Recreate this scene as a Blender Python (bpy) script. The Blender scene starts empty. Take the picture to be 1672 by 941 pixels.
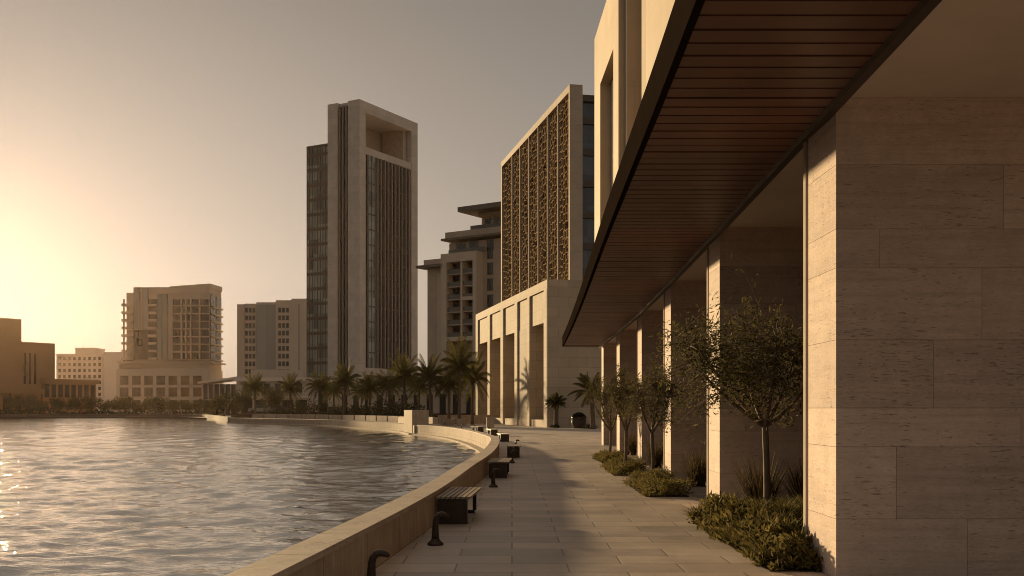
import bpy, math, random
import numpy as np
from mathutils import Vector, Matrix, Quaternion
random.seed(7)
R = math.radians
sc = bpy.context.scene
COL = sc.collection
EYE = 1.75

# ------------------------------------------------------------------ helpers
class MB:
    """collects faces for one mesh object"""
    def __init__(s): s.v = []; s.f = []; s.mi = []; s.cur = 0
    def quad(s, a, b, c, d):
        i = len(s.v); s.v += [a, b, c, d]; s.f.append((i, i+1, i+2, i+3)); s.mi.append(s.cur)
    def tri(s, a, b, c):
        i = len(s.v); s.v += [a, b, c]; s.f.append((i, i+1, i+2)); s.mi.append(s.cur)
    def box(s, x0, x1, y0, y1, z0, z1):
        if x0 > x1: x0, x1 = x1, x0
        if y0 > y1: y0, y1 = y1, y0
        i = len(s.v)
        s.v += [(x0,y0,z0),(x1,y0,z0),(x1,y1,z0),(x0,y1,z0),(x0,y0,z1),(x1,y0,z1),(x1,y1,z1),(x0,y1,z1)]
        for q in ((0,3,2,1),(4,5,6,7),(0,1,5,4),(1,2,6,5),(2,3,7,6),(3,0,4,7)):
            s.f.append(tuple(i+k for k in q)); s.mi.append(s.cur)
        return s
    def hexa(s, lo, hi):
        """closed solid between two vertex loops of the same length"""
        n = len(lo); i = len(s.v); s.v += list(lo) + list(hi)
        s.f.append(tuple(i+k for k in reversed(range(n)))); s.f.append(tuple(i+n+k for k in range(n)))
        s.mi += [s.cur]*2
        for k in range(n):
            j = (k+1) % n
            s.f.append((i+k, i+j, i+n+j, i+n+k)); s.mi.append(s.cur)
        return s
    def prism(s, pts, z0, z1):
        return s.hexa([(p[0], p[1], z0) for p in pts], [(p[0], p[1], z1) for p in pts])
    def tube(s, pts, rad, n=7, cap=True):
        pts = [Vector(p) for p in pts]
        t0 = (pts[1]-pts[0]).normalized()
        up = Vector((0,0,1)) if abs(t0.z) < .9 else Vector((1,0,0))
        nrm = t0.cross(up).normalized(); rings = []
        for k, p in enumerate(pts):
            t = (pts[min(k+1, len(pts)-1)] - pts[max(k-1, 0)]).normalized()
            nrm = (nrm - t*nrm.dot(t)).normalized(); bi = t.cross(nrm)
            i = len(s.v); r = rad[k] if hasattr(rad, '__len__') else rad
            for q in range(n):
                a = 2*math.pi*q/n
                s.v.append(tuple(p + nrm*(r*math.cos(a)) + bi*(r*math.sin(a))))
            rings.append(i)
        for a, b in zip(rings, rings[1:]):
            for q in range(n):
                s.f.append((a+q, a+(q+1)%n, b+(q+1)%n, b+q)); s.mi.append(s.cur)
        if cap:
            s.f.append(tuple(rings[0]+q for q in reversed(range(n)))); s.f.append(tuple(rings[-1]+q for q in range(n)))
            s.mi += [s.cur]*2
        return s
    def lathe(s, prof, n=20, c=(0,0)):
        rings = []
        for r, z in prof:
            i = len(s.v)
            for q in range(n):
                a = 2*math.pi*q/n; s.v.append((c[0]+r*math.cos(a), c[1]+r*math.sin(a), z))
            rings.append(i)
        for a, b in zip(rings, rings[1:]):
            for q in range(n):
                s.f.append((a+q, a+(q+1)%n, b+(q+1)%n, b+q)); s.mi.append(s.cur)
        s.f.append(tuple(rings[0]+q for q in reversed(range(n)))); s.f.append(tuple(rings[-1]+q for q in range(n)))
        s.mi += [s.cur]*2
        return s
    def build(s, name, m, parent=None, smooth=False, bevel=0):
        me = bpy.data.meshes.new(name)
        me.from_pydata([tuple(v) for v in s.v], [], s.f)
        for x in (m if isinstance(m, (list, tuple)) else [m]): me.materials.append(x)
        if isinstance(m, (list, tuple)): me.polygons.foreach_set('material_index', s.mi)
        if smooth: me.polygons.foreach_set('use_smooth', [True]*len(me.polygons))
        me.update()
        o = bpy.data.objects.new(name, me); COL.objects.link(o)
        if parent: o.parent = parent
        if bevel:
            b = o.modifiers.new('bevel', 'BEVEL'); b.width = bevel; b.segments = 2; b.limit_method = 'ANGLE'
        return o

def each(m, name, mat, parent):
    """one part object per collected box"""
    out = []
    for k in range(0, len(m.v), 8):
        q = MB(); q.v = m.v[k:k+8]; f0 = k//8*6; q.f = [tuple(i-k for i in f) for f in m.f[f0:f0+6]]; q.mi = [0]*6
        out.append(q.build(name, mat, parent))
    return out

def tag(o, label, cat=None, group=None, kind=None):
    if label: o['label'] = label
    if cat: o['category'] = cat
    if group: o['group'] = group
    if kind: o['kind'] = kind
    return o
def thing(name, label, cat, loc=(0,0,0), rz=0, group=None):
    o = bpy.data.objects.new(name, None); COL.objects.link(o)
    o.location = loc; o.rotation_euler = (0, 0, rz); o.empty_display_size = .3
    return tag(o, label, cat, group)
def dup(root, loc, rz=0, label=None, scale=1.0, sz=None):
    r = root.copy(); COL.objects.link(r); r.location = loc; r.rotation_euler = (0, 0, rz)
    r.scale = (scale, scale, sz or scale)
    if label: r['label'] = label
    for ch in list(root.children):
        c = ch.copy(); COL.objects.link(c); c.parent = r
        for g in list(ch.children):
            d = g.copy(); COL.objects.link(d); d.parent = c
    return r
def repeat(o, locs):
    """copies of a part at other offsets under the same thing"""
    for l in locs:
        c = o.copy(); COL.objects.link(c); c.parent = o.parent; c.location = l

# ------------------------------------------------------------------ materials
class NT:
    def __init__(s, name):
        s.m = bpy.data.materials.new(name); s.m.use_nodes = True; s.t = s.m.node_tree
        s.b = s.t.nodes['Principled BSDF']
    def n(s, typ, **kw):
        x = s.t.nodes.new('ShaderNode'+typ)
        for k, v in kw.items():
            if k in x.inputs.keys(): x.inputs[k].default_value = v
            else: setattr(x, k, v)
        return x
    def l(s, a, b): s.t.links.new(a, b)
    def math(s, op, a, b=None):
        x = s.n('Math', operation=op)
        for i, q in enumerate((a, b)):
            if q is None: continue
            if hasattr(q, 'is_output'): s.l(q, x.inputs[i])
            else: x.inputs[i].default_value = q
        return x.outputs[0]
    def mix(s, fac, a, b, blend='MIX'):
        x = s.n('MixRGB', blend_type=blend)
        for i, q in ((0, fac), (1, a), (2, b)):
            if hasattr(q, 'is_output'): s.l(q, x.inputs[i])
            elif i == 0: x.inputs[0].default_value = q
            else: x.inputs[i].default_value = (*q, 1)
        return x.outputs[0]
    def ramp(s, fac, stops):
        x = s.n('ValToRGB'); s.l(fac, x.inputs[0]); e = x.color_ramp.elements
        for i, (p, c) in enumerate(stops):
            el = e[i] if i < 2 else e.new(p)
            el.position = p; el.color = (*c, 1) if hasattr(c, '__len__') else (c, c, c, 1)
        return x.outputs[0]
    def bump(s, h, dist, strength=1.0):
        x = s.n('Bump', Distance=dist, Strength=strength); s.l(h, x.inputs['Height']); s.l(x.outputs[0], s.b.inputs['Normal'])
        return x
    def wallvec(s, sx=1, sz=1):
        """(x+y, z) in object space: one mapping for walls along either local axis"""
        tc = s.n('TexCoord'); sp = s.n('SeparateXYZ'); s.l(tc.outputs['Object'], sp.inputs[0])
        cb = s.n('CombineXYZ'); s.l(s.math('MULTIPLY', s.math('ADD', sp.outputs[0], sp.outputs[1]), sx), cb.inputs[0])
        s.l(s.math('MULTIPLY', sp.outputs[2], sz), cb.inputs[1])
        return cb.outputs[0], tc.outputs['Object']

def plain(name, col, rough=.6, metal=0, var=.15, scale=3.0, spec=.5):
    a = NT(name); tc = a.n('TexCoord')
    n = a.n('TexNoise', Scale=scale, Detail=4.0); a.l(tc.outputs['Object'], n.inputs['Vector'])
    f = a.ramp(n.outputs['Fac'], [(.3, 1-var), (.7, 1+var)])
    a.l(a.mix(1.0, col, f, 'MULTIPLY'), a.b.inputs['Base Color'])
    a.b.inputs['Roughness'].default_value = rough; a.b.inputs['Metallic'].default_value = metal
    a.b.inputs['Specular IOR Level'].default_value = spec
    return a.m

def clad(name, col, bw, bh, mortar=.02, var=.12, rough=.75, jcol=.55):
    """stone cladding laid in courses"""
    a = NT(name); v, o = a.wallvec()
    br = a.n('TexBrick', Scale=1.0); br.inputs['Brick Width'].default_value = bw; br.inputs['Row Height'].default_value = bh
    br.inputs['Mortar Size'].default_value = mortar; br.inputs['Mortar Smooth'].default_value = .1
    br.inputs['Color1'].default_value = (1-var,)*3+(1,); br.inputs['Color2'].default_value = (1+var,)*3+(1,)
    br.inputs['Mortar'].default_value = (jcol,)*3+(1,); a.l(v, br.inputs['Vector'])
    n = a.n('TexNoise', Scale=.35, Detail=6.0, Roughness=.65); a.l(o, n.inputs['Vector'])
    c = a.mix(1.0, col, br.outputs['Color'], 'MULTIPLY')
    c = a.mix(1.0, c, a.ramp(n.outputs['Fac'], [(.3, .86), (.7, 1.1)]), 'MULTIPLY')
    a.l(c, a.b.inputs['Base Color']); a.b.inputs['Roughness'].default_value = max(rough, .8); a.b.inputs['Specular IOR Level'].default_value = .2
    return a.m

def travertine(name, col, scale=1.0):
    a = NT(name); tc = a.n('TexCoord'); g = a.n('NewGeometry')
    off = a.n('VectorMath', operation='SCALE'); a.l(g.outputs['Random Per Island'], off.inputs['Scale']); off.inputs[0].default_value = (13, 7, 29)
    ad = a.n('VectorMath', operation='ADD'); a.l(tc.outputs['Object'], ad.inputs[0]); a.l(off.outputs[0], ad.inputs[1])
    mp = a.n('Mapping'); mp.inputs['Scale'].default_value = (.55*scale, .55*scale, 13*scale); a.l(ad.outputs[0], mp.inputs['Vector'])
    n1 = a.n('TexNoise', Scale=1.0, Detail=8.0, Roughness=.72, Distortion=.15); a.l(mp.outputs[0], n1.inputs['Vector'])
    mp2 = a.n('Mapping'); mp2.inputs['Scale'].default_value = (9*scale, 9*scale, 60*scale); a.l(ad.outputs[0], mp2.inputs['Vector'])
    n2 = a.n('TexNoise', Scale=1.0, Detail=5.0, Roughness=.6, Distortion=.25); a.l(mp2.outputs[0], n2.inputs['Vector'])
    n3 = a.n('TexNoise', Scale=.8, Detail=3.0); a.l(ad.outputs[0], n3.inputs['Vector'])
    veins = a.ramp(n1.outputs['Fac'], [(.28, .80), (.5, 1.0), (.74, 1.10)])
    pits = a.ramp(a.math('MULTIPLY', n2.outputs['Fac'], a.math('ADD', a.math('MULTIPLY', n3.outputs['Fac'], .4), .8)), [(.585, 1.0), (.69, .48)])
    mp3 = a.n('Mapping'); mp3.inputs['Scale'].default_value = (9*scale, 9*scale, 60*scale); a.l(ad.outputs[0], mp3.inputs['Vector'])
    n4 = a.n('TexNoise', Scale=1.0, Detail=6.0, Roughness=.75); a.l(mp3.outputs[0], n4.inputs['Vector'])
    n5 = a.n('TexNoise', Scale=2.2, Detail=8.0, Roughness=.75); a.l(ad.outputs[0], n5.inputs['Vector'])
    veins = a.mix(1.0, a.mix(1.0, veins, a.ramp(n4.outputs['Fac'], [(.32, .84), (.66, 1.10)]), 'MULTIPLY'), a.ramp(n5.outputs['Fac'], [(.3, .84), (.7, 1.12)]), 'MULTIPLY')
    isl = a.ramp(g.outputs['Random Per Island'], [(0, .88), (1, 1.10)])
    c = a.mix(1.0, a.mix(1.0, a.mix(1.0, col, veins, 'MULTIPLY'), pits, 'MULTIPLY'), isl, 'MULTIPLY')
    a.l(c, a.b.inputs['Base Color']); a.b.inputs['Roughness'].default_value = .8; a.b.inputs['Specular IOR Level'].default_value = .2
    a.bump(a.math('MULTIPLY', pits, n4.outputs['Fac']), .012, .5)
    return a.m

def paving(name, col):
    a = NT(name); tc = a.n('TexCoord')
    br = a.n('TexBrick', Scale=1.0); br.inputs['Brick Width'].default_value = 1.24; br.inputs['Row Height'].default_value = .62
    br.offset = .5; br.inputs['Mortar Size'].default_value = .011; br.inputs['Mortar Smooth'].default_value = .2
    br.inputs['Color1'].default_value = (.76, .76, .77, 1); br.inputs['Color2'].default_value = (1.12, 1.10, 1.06, 1); br.inputs['Mortar'].default_value = (.42,)*3+(1,)
    a.l(tc.outputs['Object'], br.inputs['Vector'])
    n = a.n('TexNoise', Scale=.7, Detail=8.0, Roughness=.7); a.l(tc.outputs['Object'], n.inputs['Vector'])
    n2 = a.n('TexNoise', Scale=45.0, Detail=3.0); a.l(tc.outputs['Object'], n2.inputs['Vector'])
    c = a.mix(1.0, col, br.outputs['Color'], 'MULTIPLY')
    c = a.mix(1.0, c, a.ramp(n.outputs['Fac'], [(.28, .70), (.7, 1.15)]), 'MULTIPLY')
    c = a.mix(1.0, c, a.ramp(n2.outputs['Fac'], [(.3, .9), (.7, 1.08)]), 'MULTIPLY')
    a.l(c, a.b.inputs['Base Color'])
    a.l(a.ramp(n.outputs['Fac'], [(.3, .42), (.7, .62)]), a.b.inputs['Roughness'])
    h = a.math('ADD', a.math('MULTIPLY', br.outputs['Fac'], -1.0), a.math('MULTIPLY', n2.outputs['Fac'], .12))
    a.bump(h, .004, .7)
    return a.m

def glass(name, col, rough=.08, pane=(1.4, 3.2), var=.5):
    """facade glass: each pane tilts a hair and holds a different room behind it"""
    a = NT(name); v, o = a.wallvec()
    dv = a.n('VectorMath', operation='DIVIDE'); a.l(v, dv.inputs[0]); dv.inputs[1].default_value = (pane[0], pane[1], 1)
    fl = a.n('VectorMath', operation='FLOOR'); a.l(dv.outputs[0], fl.inputs[0])
    wn = a.n('TexWhiteNoise'); a.l(fl.outputs[0], wn.inputs['Vector'])
    a.l(a.mix(1.0, col, a.ramp(wn.outputs['Value'], [(0, 1-var), (1, 1+var)]), 'MULTIPLY'), a.b.inputs['Base Color'])
    a.b.inputs['Roughness'].default_value = rough; a.b.inputs['IOR'].default_value = 1.6
    sb = a.n('VectorMath', operation='SUBTRACT'); a.l(wn.outputs['Color'], sb.inputs[0]); sb.inputs[1].default_value = (.5,)*3
    s2 = a.n('VectorMath', operation='SCALE', Scale=.035); a.l(sb.outputs[0], s2.inputs[0])
    g = a.n('NewGeometry'); ad = a.n('VectorMath', operation='ADD'); a.l(g.outputs['Normal'], ad.inputs[0]); a.l(s2.outputs[0], ad.inputs[1])
    nm = a.n('VectorMath', operation='NORMALIZE'); a.l(ad.outputs[0], nm.inputs[0]); a.l(nm.outputs[0], a.b.inputs['Normal'])
    return a.m

def leafmat(name, c1, c2, trans=.35):
    a = NT(name); g = a.n('NewGeometry')
    c = a.ramp(g.outputs['Random Per Island'], [(0, c1), (1, c2)])
    a.l(c, a.b.inputs['Base Color']); a.b.inputs['Roughness'].default_value = .75; a.b.inputs['Specular IOR Level'].default_value = .2
    tr = a.n('BsdfTranslucent'); a.l(c, tr.inputs[0]); mx = a.n('MixShader', Fac=trans)
    a.l(a.b.outputs[0], mx.inputs[1]); a.l(tr.outputs[0], mx.inputs[2])
    a.l(mx.outputs[0], a.t.nodes['Material Output'].inputs['Surface'])
    return a.m

def bark(name, col):
    a = NT(name); tc = a.n('TexCoord'); mp = a.n('Mapping'); mp.inputs['Scale'].default_value = (18, 18, 4); a.l(tc.outputs['Object'], mp.inputs['Vector'])
    n = a.n('TexNoise', Scale=1.0, Detail=6.0); a.l(mp.outputs[0], n.inputs['Vector'])
    a.l(a.mix(1.0, col, a.ramp(n.outputs['Fac'], [(.3, .55), (.7, 1.3)]), 'MULTIPLY'), a.b.inputs['Base Color'])
    a.b.inputs['Roughness'].default_value = .9; a.bump(n.outputs['Fac'], .012)
    return a.m

def water_mat():
    a = NT('water_surface'); tc = a.n('TexCoord')
    mp = a.n('Mapping'); mp.inputs['Scale'].default_value = (.75, 2.1, 1); mp.inputs['Rotation'].default_value = (0, 0, R(-14)); a.l(tc.outputs['Object'], mp.inputs['Vector'])
    n1 = a.n('TexNoise', Scale=3.4, Detail=4.0, Roughness=.6, Distortion=.5); a.l(mp.outputs[0], n1.inputs['Vector'])
    n2 = a.n('TexNoise', Scale=.32, Detail=3.0); a.l(tc.outputs['Object'], n2.inputs['Vector'])
    h = a.math('MULTIPLY', n1.outputs['Fac'], a.ramp(n2.outputs['Fac'], [(.3, .55), (.7, 1.2)]))
    a.b.inputs['Base Color'].default_value = (.012, .018, .018, 1); a.b.inputs['Roughness'].default_value = .03; a.b.inputs['IOR'].default_value = 1.6
    bp = a.bump(h, .034, 1.0)
    # even mirror layer added to brighten the water beyond its own reflection
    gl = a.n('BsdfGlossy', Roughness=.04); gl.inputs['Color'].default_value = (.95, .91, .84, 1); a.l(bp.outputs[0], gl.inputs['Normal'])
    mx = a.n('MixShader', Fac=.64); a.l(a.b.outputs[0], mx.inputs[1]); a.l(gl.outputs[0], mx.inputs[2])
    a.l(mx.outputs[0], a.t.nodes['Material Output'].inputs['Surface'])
    return a.m

M = {}
M['travertine'] = travertine('travertine', (.68, .545, .455))
def weathered(name, col):
    a = NT(name); tc = a.n('TexCoord'); v, o = a.wallvec()
    br = a.n('TexBrick', Scale=1.0); br.offset = 0; br.inputs['Brick Width'].default_value = 1.9; br.inputs['Row Height'].default_value = 8
    br.inputs['Mortar Size'].default_value = .010; br.inputs['Color1'].default_value = (.92,)*3+(1,); br.inputs['Color2'].default_value = (1.06,)*3+(1,); br.inputs['Mortar'].default_value = (.45,)*3+(1,)
    a.l(v, br.inputs['Vector'])
    mp = a.n('Mapping'); mp.inputs['Scale'].default_value = (7, 7, .55); a.l(tc.outputs['Object'], mp.inputs['Vector'])
    st = a.n('TexNoise', Scale=1.0, Detail=6.0, Roughness=.65); a.l(mp.outputs[0], st.inputs['Vector'])
    bl = a.n('TexNoise', Scale=1.3, Detail=7.0, Roughness=.7); a.l(tc.outputs['Object'], bl.inputs['Vector'])
    gr = a.n('TexNoise', Scale=60.0, Detail=2.0); a.l(tc.outputs['Object'], gr.inputs['Vector'])
    c = a.mix(1.0, col, br.outputs['Color'], 'MULTIPLY')
    for n, lo, hi in ((st, .74, 1.1), (bl, .78, 1.12), (gr, .9, 1.08)): c = a.mix(1.0, c, a.ramp(n.outputs['Fac'], [(.3, lo), (.68, hi)]), 'MULTIPLY')
    a.l(c, a.b.inputs['Base Color']); a.b.inputs['Roughness'].default_value = .85; a.b.inputs['Specular IOR Level'].default_value = .2
    a.bump(gr.outputs['Fac'], .004, .5); return a.m
M['cap_stone'] = weathered('parapet_stone', (.47, .375, .29))
M['pave'] = paving('paving_stone', (.57, .475, .40))
M['plaster'] = plain('ceiling_plaster', (.74, .63, .53), .85, var=.06, scale=1.2)
M['bronze'] = plain('dark_bronze', (.055, .038, .028), .42, .55, .2, 6)
M['fascia'] = plain('fascia_metal', (.017, .012, .009), .8, 0, .12, 2, 0)
M['slat'] = plain('soffit_slats', (.13, .056, .033), .5, .0, .25, 1.5, .3)
M['gap'] = plain('shadow_gap', (.012, .009, .008), .9)
M['strip'] = plain('steel_strip', (.42, .36, .30), .8, 0, .1, spec=.1)
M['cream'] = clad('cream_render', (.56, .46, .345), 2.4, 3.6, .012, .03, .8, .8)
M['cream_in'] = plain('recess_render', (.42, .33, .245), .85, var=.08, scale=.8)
M['louvre'] = plain('louvre_metal', (.36, .29, .22), .55, .2, .1)
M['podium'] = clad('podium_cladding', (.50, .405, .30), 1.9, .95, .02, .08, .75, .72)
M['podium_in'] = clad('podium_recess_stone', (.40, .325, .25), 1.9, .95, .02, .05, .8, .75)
M['screen_frame'] = clad('screen_frame_stone', (.50, .41, .32), 3, 1.7, .02, .05, .75, .75)
M['lattice'] = plain('bronze_lattice', (.31, .225, .145), .85, 0, .3, .6, 0)
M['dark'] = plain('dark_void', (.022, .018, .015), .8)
M['tower_stone'] = clad('tower_stone', (.62, .545, .475), 2.2, 1.5, .03, .05, .75, .82)
M['tower_glass'] = glass('tower_glass', (.22, .25, .22), .05, (1.23, 2.95), .6)
M['tower_glass_d'] = glass('tower_dark_glass', (.016, .015, .014), .10, (1.0, 3.0), .4)
M['mullion'] = plain('tower_mullion', (.085, .07, .058), .45, .4)
M['resid'] = clad('apartment_render', (.47, .39, .31), 4, 2.9, .02, .05, .85, .85)
M['resid_light'] = plain('apartment_trim', (.56, .47, .38), .8, var=.06, scale=.5)
M['roofslab'] = plain('roof_slab', (.16, .13, .105), .75)
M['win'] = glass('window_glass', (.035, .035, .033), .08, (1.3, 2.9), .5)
M['rail'] = plain('balcony_glass', (.11, .105, .09), .2, .0, .2)
M['far_wall'] = plain('hotel_wall', (.50, .43, .36), .8, var=.06, scale=.2)
M['far_panel'] = glass('hotel_panel', (.26, .27, .26), .2, (1.2, 50), .12)
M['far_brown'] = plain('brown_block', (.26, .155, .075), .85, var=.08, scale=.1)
M['far_white'] = plain('white_block', (.66, .58, .50), .8, var=.04, scale=.1)
M['soil'] = plain('soil', (.045, .032, .022), .95, var=.4, scale=20, spec=0)
M['pot'] = plain('dark_pot', (.05, .036, .026), .35, .2, .3, 5)
M['leaf_olive'] = leafmat('olive_leaf', (.050, .048, .018), (.150, .122, .055), .40)
M['leaf_palm'] = leafmat('palm_leaf', (.050, .050, .016), (.125, .105, .035), .35)
M['leaf_cover'] = leafmat('cover_leaf', (.075, .070, .020), (.23, .175, .062), .40)
M['leaf_spiky'] = leafmat('spiky_leaf', (.060, .050, .022), (.170, .115, .058), .3)
M['leaf_far'] = leafmat('far_leaf', (.040, .042, .018), (.10, .088, .038), .30)
M['hedge'] = leafmat('hedge_leaf', (.025, .028, .012), (.06, .055, .025), .25)
M['bark'] = bark('olive_bark', (.23, .165, .115))
M['palm_bark'] = bark('palm_bark', (.15, .11, .075))
M['paint'] = plain('car_paint', (.45, .43, .40), .25, .3, .03)
M['paint_dark'] = plain('car_paint_dark', (.05, .05, .055), .25, .3, .03)
M['rubber'] = plain('rubber', (.02, .02, .02), .9)
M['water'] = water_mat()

# ------------------------------------------------------------------ shoreline and promenade curve
def catmull(P, step):
    P = [np.array(p, float) for p in P]; out = []
    Q = [2*P[0]-P[1]] + P + [2*P[-1]-P[-2]]
    for i in range(1, len(Q)-2):
        a, b, c, d = Q[i-1:i+3]
        for t in np.linspace(0, 1, 40, endpoint=False):
            out.append(.5*((2*b)+(-a+c)*t+(2*a-5*b+4*c-d)*t*t+(-a+3*b-3*c+d)*t**3))
    out.append(P[-1]); out = np.array(out)
    s = np.concatenate([[0], np.cumsum(np.linalg.norm(np.diff(out, axis=0), axis=1))])
    n = max(2, int(s[-1]/step)); q = np.linspace(0, s[-1], n+1)
    return np.stack([np.interp(q, s, out[:, 0]), np.interp(q, s, out[:, 1])], 1)
def offset(P, d):
    """towards the land (right of travel) for d > 0"""
    t = np.gradient(P, axis=0); t /= np.linalg.norm(t, axis=1)[:, None]
    return P + np.stack([t[:, 1], -t[:, 0]], 1)*d
INNER = catmull([(-4.6,-24),(-3.6,-12),(-2.55,0),(-1.70,9.04),(-1.155,16.1),(-.87,23.1),(-.58,30),(-.49,38.0),(-.62,45.6),(-1.25,52.6),(-2.06,59.4),(-3.53,68.6),(-5.3,76.3),(-7.3,82.2)], .25)
FAR = catmull([(-7.7,82.0),(-9.6,90.5),(-12.6,99.6),(-21,120),(-30.5,136),(-41,151)], .5)
def strip(mb, A, B, z0, z1):
    for i in range(len(A)-1):
        pass
    i0 = len(mb.v)
    for a, b in zip(A, B): mb.v += [(a[0],a[1],z0),(a[0],a[1],z1),(b[0],b[1],z1),(b[0],b[1],z0)]
    for k in range(len(A)-1):
        p, q = i0+4*k, i0+4*k+4
        for e in range(4):
            mb.f.append((p+e, p+(e+1)%4, q+(e+1)%4, q+e)); mb.mi.append(mb.cur)
    n = i0+4*(len(A)-1)
    mb.f += [(i0+3, i0+2, i0+1, i0), (n, n+1, n+2, n+3)]; mb.mi += [mb.cur]*2
    return mb

# ground: one sheet, its edge the quay line
edge = [tuple(p) for p in offset(INNER, -.15)[::4]] + [tuple(p) for p in offset(FAR, .3)[::4]]
poly = edge + [(-46,165),(-58,200),(-76,236),(-130,243),(-300,246),(-950,250),(-950,1150),(950,1150),(950,-60),(-4.6,-60)]
g = MB(); g.v = [(x, y, 0) for x, y in poly]; g.f = [tuple(reversed(range(len(poly))))]; g.mi = [0]
tag(g.build('ground', M['pave']), None, kind='structure')

# water: graded grid with real waves near the quay
def build_water():
    ys = [-40.]; 
    while ys[-1] < 270: ys.append(ys[-1] + max(.055, .0048*abs(ys[-1])) if ys[-1] > 4 else ys[-1]+1.0)
    xs = [3.0]
    while xs[-1] > -960: xs.append(xs[-1] - max(.10, .008*abs(xs[-1])))
    xs = np.array(xs[::-1]); ys = np.array(ys); X, Y = np.meshgrid(xs, ys); Z = np.zeros_like(X)
    sp = np.maximum(np.gradient(xs)[None, :]*.5, np.gradient(ys)[:, None])
    rng = np.random.default_rng(3)
    for k in range(60):
        lam = .24*(4.5/.24)**(rng.random()**1.3); th = R(-76) + rng.normal(0, .44)
        amp = .0050*lam**.80*rng.uniform(.5, 1.2)
        ph = rng.uniform(0, 6.28); fade = np.clip((lam/sp-2.2)/2, 0, 1)
        u = 2*math.pi/lam*(X*math.cos(th)+Y*math.sin(th))+ph + 1.2*np.sin(X*.13+Y*.21+k)
        Z += amp*fade*(np.sin(u)+.35*np.sin(2*u+1.2)*np.clip((lam/sp-4)/3, 0, 1))
    g = .55+.45*np.sin(X*.11+.6*np.sin(Y*.09))*np.sin(Y*.07+1.3)
    Z *= (.65+.5*g)
    n, m = X.shape
    me = bpy.data.meshes.new('water'); V = np.stack([X, Y, Z-.3], -1).reshape(-1, 3)
    I = np.arange(n*m).reshape(n, m); F = np.stack([I[:-1,:-1], I[:-1,1:], I[1:,1:], I[1:,:-1]], -1).reshape(-1, 4)
    me.vertices.add(len(V)); me.vertices.foreach_set('co', V.ravel())
    me.loops.add(F.size); me.loops.foreach_set('vertex_index', F.ravel())
    me.polygons.add(len(F)); me.polygons.foreach_set('loop_start', np.arange(0, F.size, 4)); me.polygons.foreach_set('loop_total', np.full(len(F), 4))
    me.update(calc_edges=True); me.validate(); me.polygons.foreach_set('use_smooth', [True]*len(me.polygons))
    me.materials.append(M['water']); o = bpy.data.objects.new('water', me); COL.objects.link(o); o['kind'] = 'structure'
build_water()

# parapet along the promenade
par = thing('parapet_wall', 'low curved stone parapet wall sweeping along the water edge of the promenade', 'wall')
OUT = offset(INNER, -.33)
strip(MB(), OUT, INNER, -1.2, .44).build('wall', M['cap_stone'], par)
cap = MB(); n = 6
for i in range(0, len(INNER)-n, n):
    a = offset(INNER, .012)[i:i+n+1].copy(); b = offset(INNER, -.342)[i:i+n+1].copy()
    for q in (a, b): q[-1] += (q[-2]-q[-1])*.05
    strip(cap, b, a, .441, .502)
cap.build('cap_stones', travertine('cap_travertine', (.50, .41, .335)), par)
ledge = strip(MB(), offset(INNER, -.75)[90:], offset(INNER, -.331)[90:], -1.2, -.19).build('ledge', M['cap_stone'], par)

quay = thing('quay_wall', 'low pale quay wall with stepped ledge in front of the palm terrace', 'wall')
strip(MB(), FAR, offset(FAR, 2.6), -1.2, .45).build('wall', M['cap_stone'], quay)
strip(MB(), offset(FAR, -.45), offset(FAR, -.002), -1.2, -.17).build('ledge', M['cap_stone'], quay)
tw = thing('terrace_wall', 'long stone retaining wall edging the raised palm terrace across the water', 'wall')
TF = FAR[16:]
m = MB(); A, B = offset(TF, 2.61), offset(TF, 3.1)
for i in range(0, len(TF)-9, 9): strip(m, A[i:i+9], B[i:i+9], 0, 1.03)
m.hexa([(-8.9,124.7,0),(-1.8,125.7,0),(-1.8,126,0),(-8.9,125,0)],[(-8.9,124.7,1.03),(-1.8,125.7,1.03),(-1.8,126,1.03),(-8.9,125,1.03)]); m.build('wall', M['cap_stone'], tw)
back = offset(TF, 3.11)
tp = [tuple(p) for p in back[::4]] + [tuple(back[-1])] + [(-50,185),(-24,196),(6,178),(2,140),(-1.5,128),(-1.9,126),(-9.0,125),(-9.2,97)]
m = MB(); m.prism([tp[k] for k in reversed(range(len(tp)))], .0, .95); tag(m.build('terrace_ground', M['soil']), None, kind='structure')
blk = thing('stone_block', 'square stone block standing at the water end of the curved parapet', 'stone block', (-7.96, 83, 0), math.atan2(.975,-.22))
MB().box(0, 5.5, -1.33, 0, -1.2, 1.66).build('block_body', M['cap_stone'], blk, bevel=.02)
MB().box(5.5, 12.5, -1.33, -.3, .46, 1.04).build('step', M['cap_stone'], blk, bevel=.02)

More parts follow.
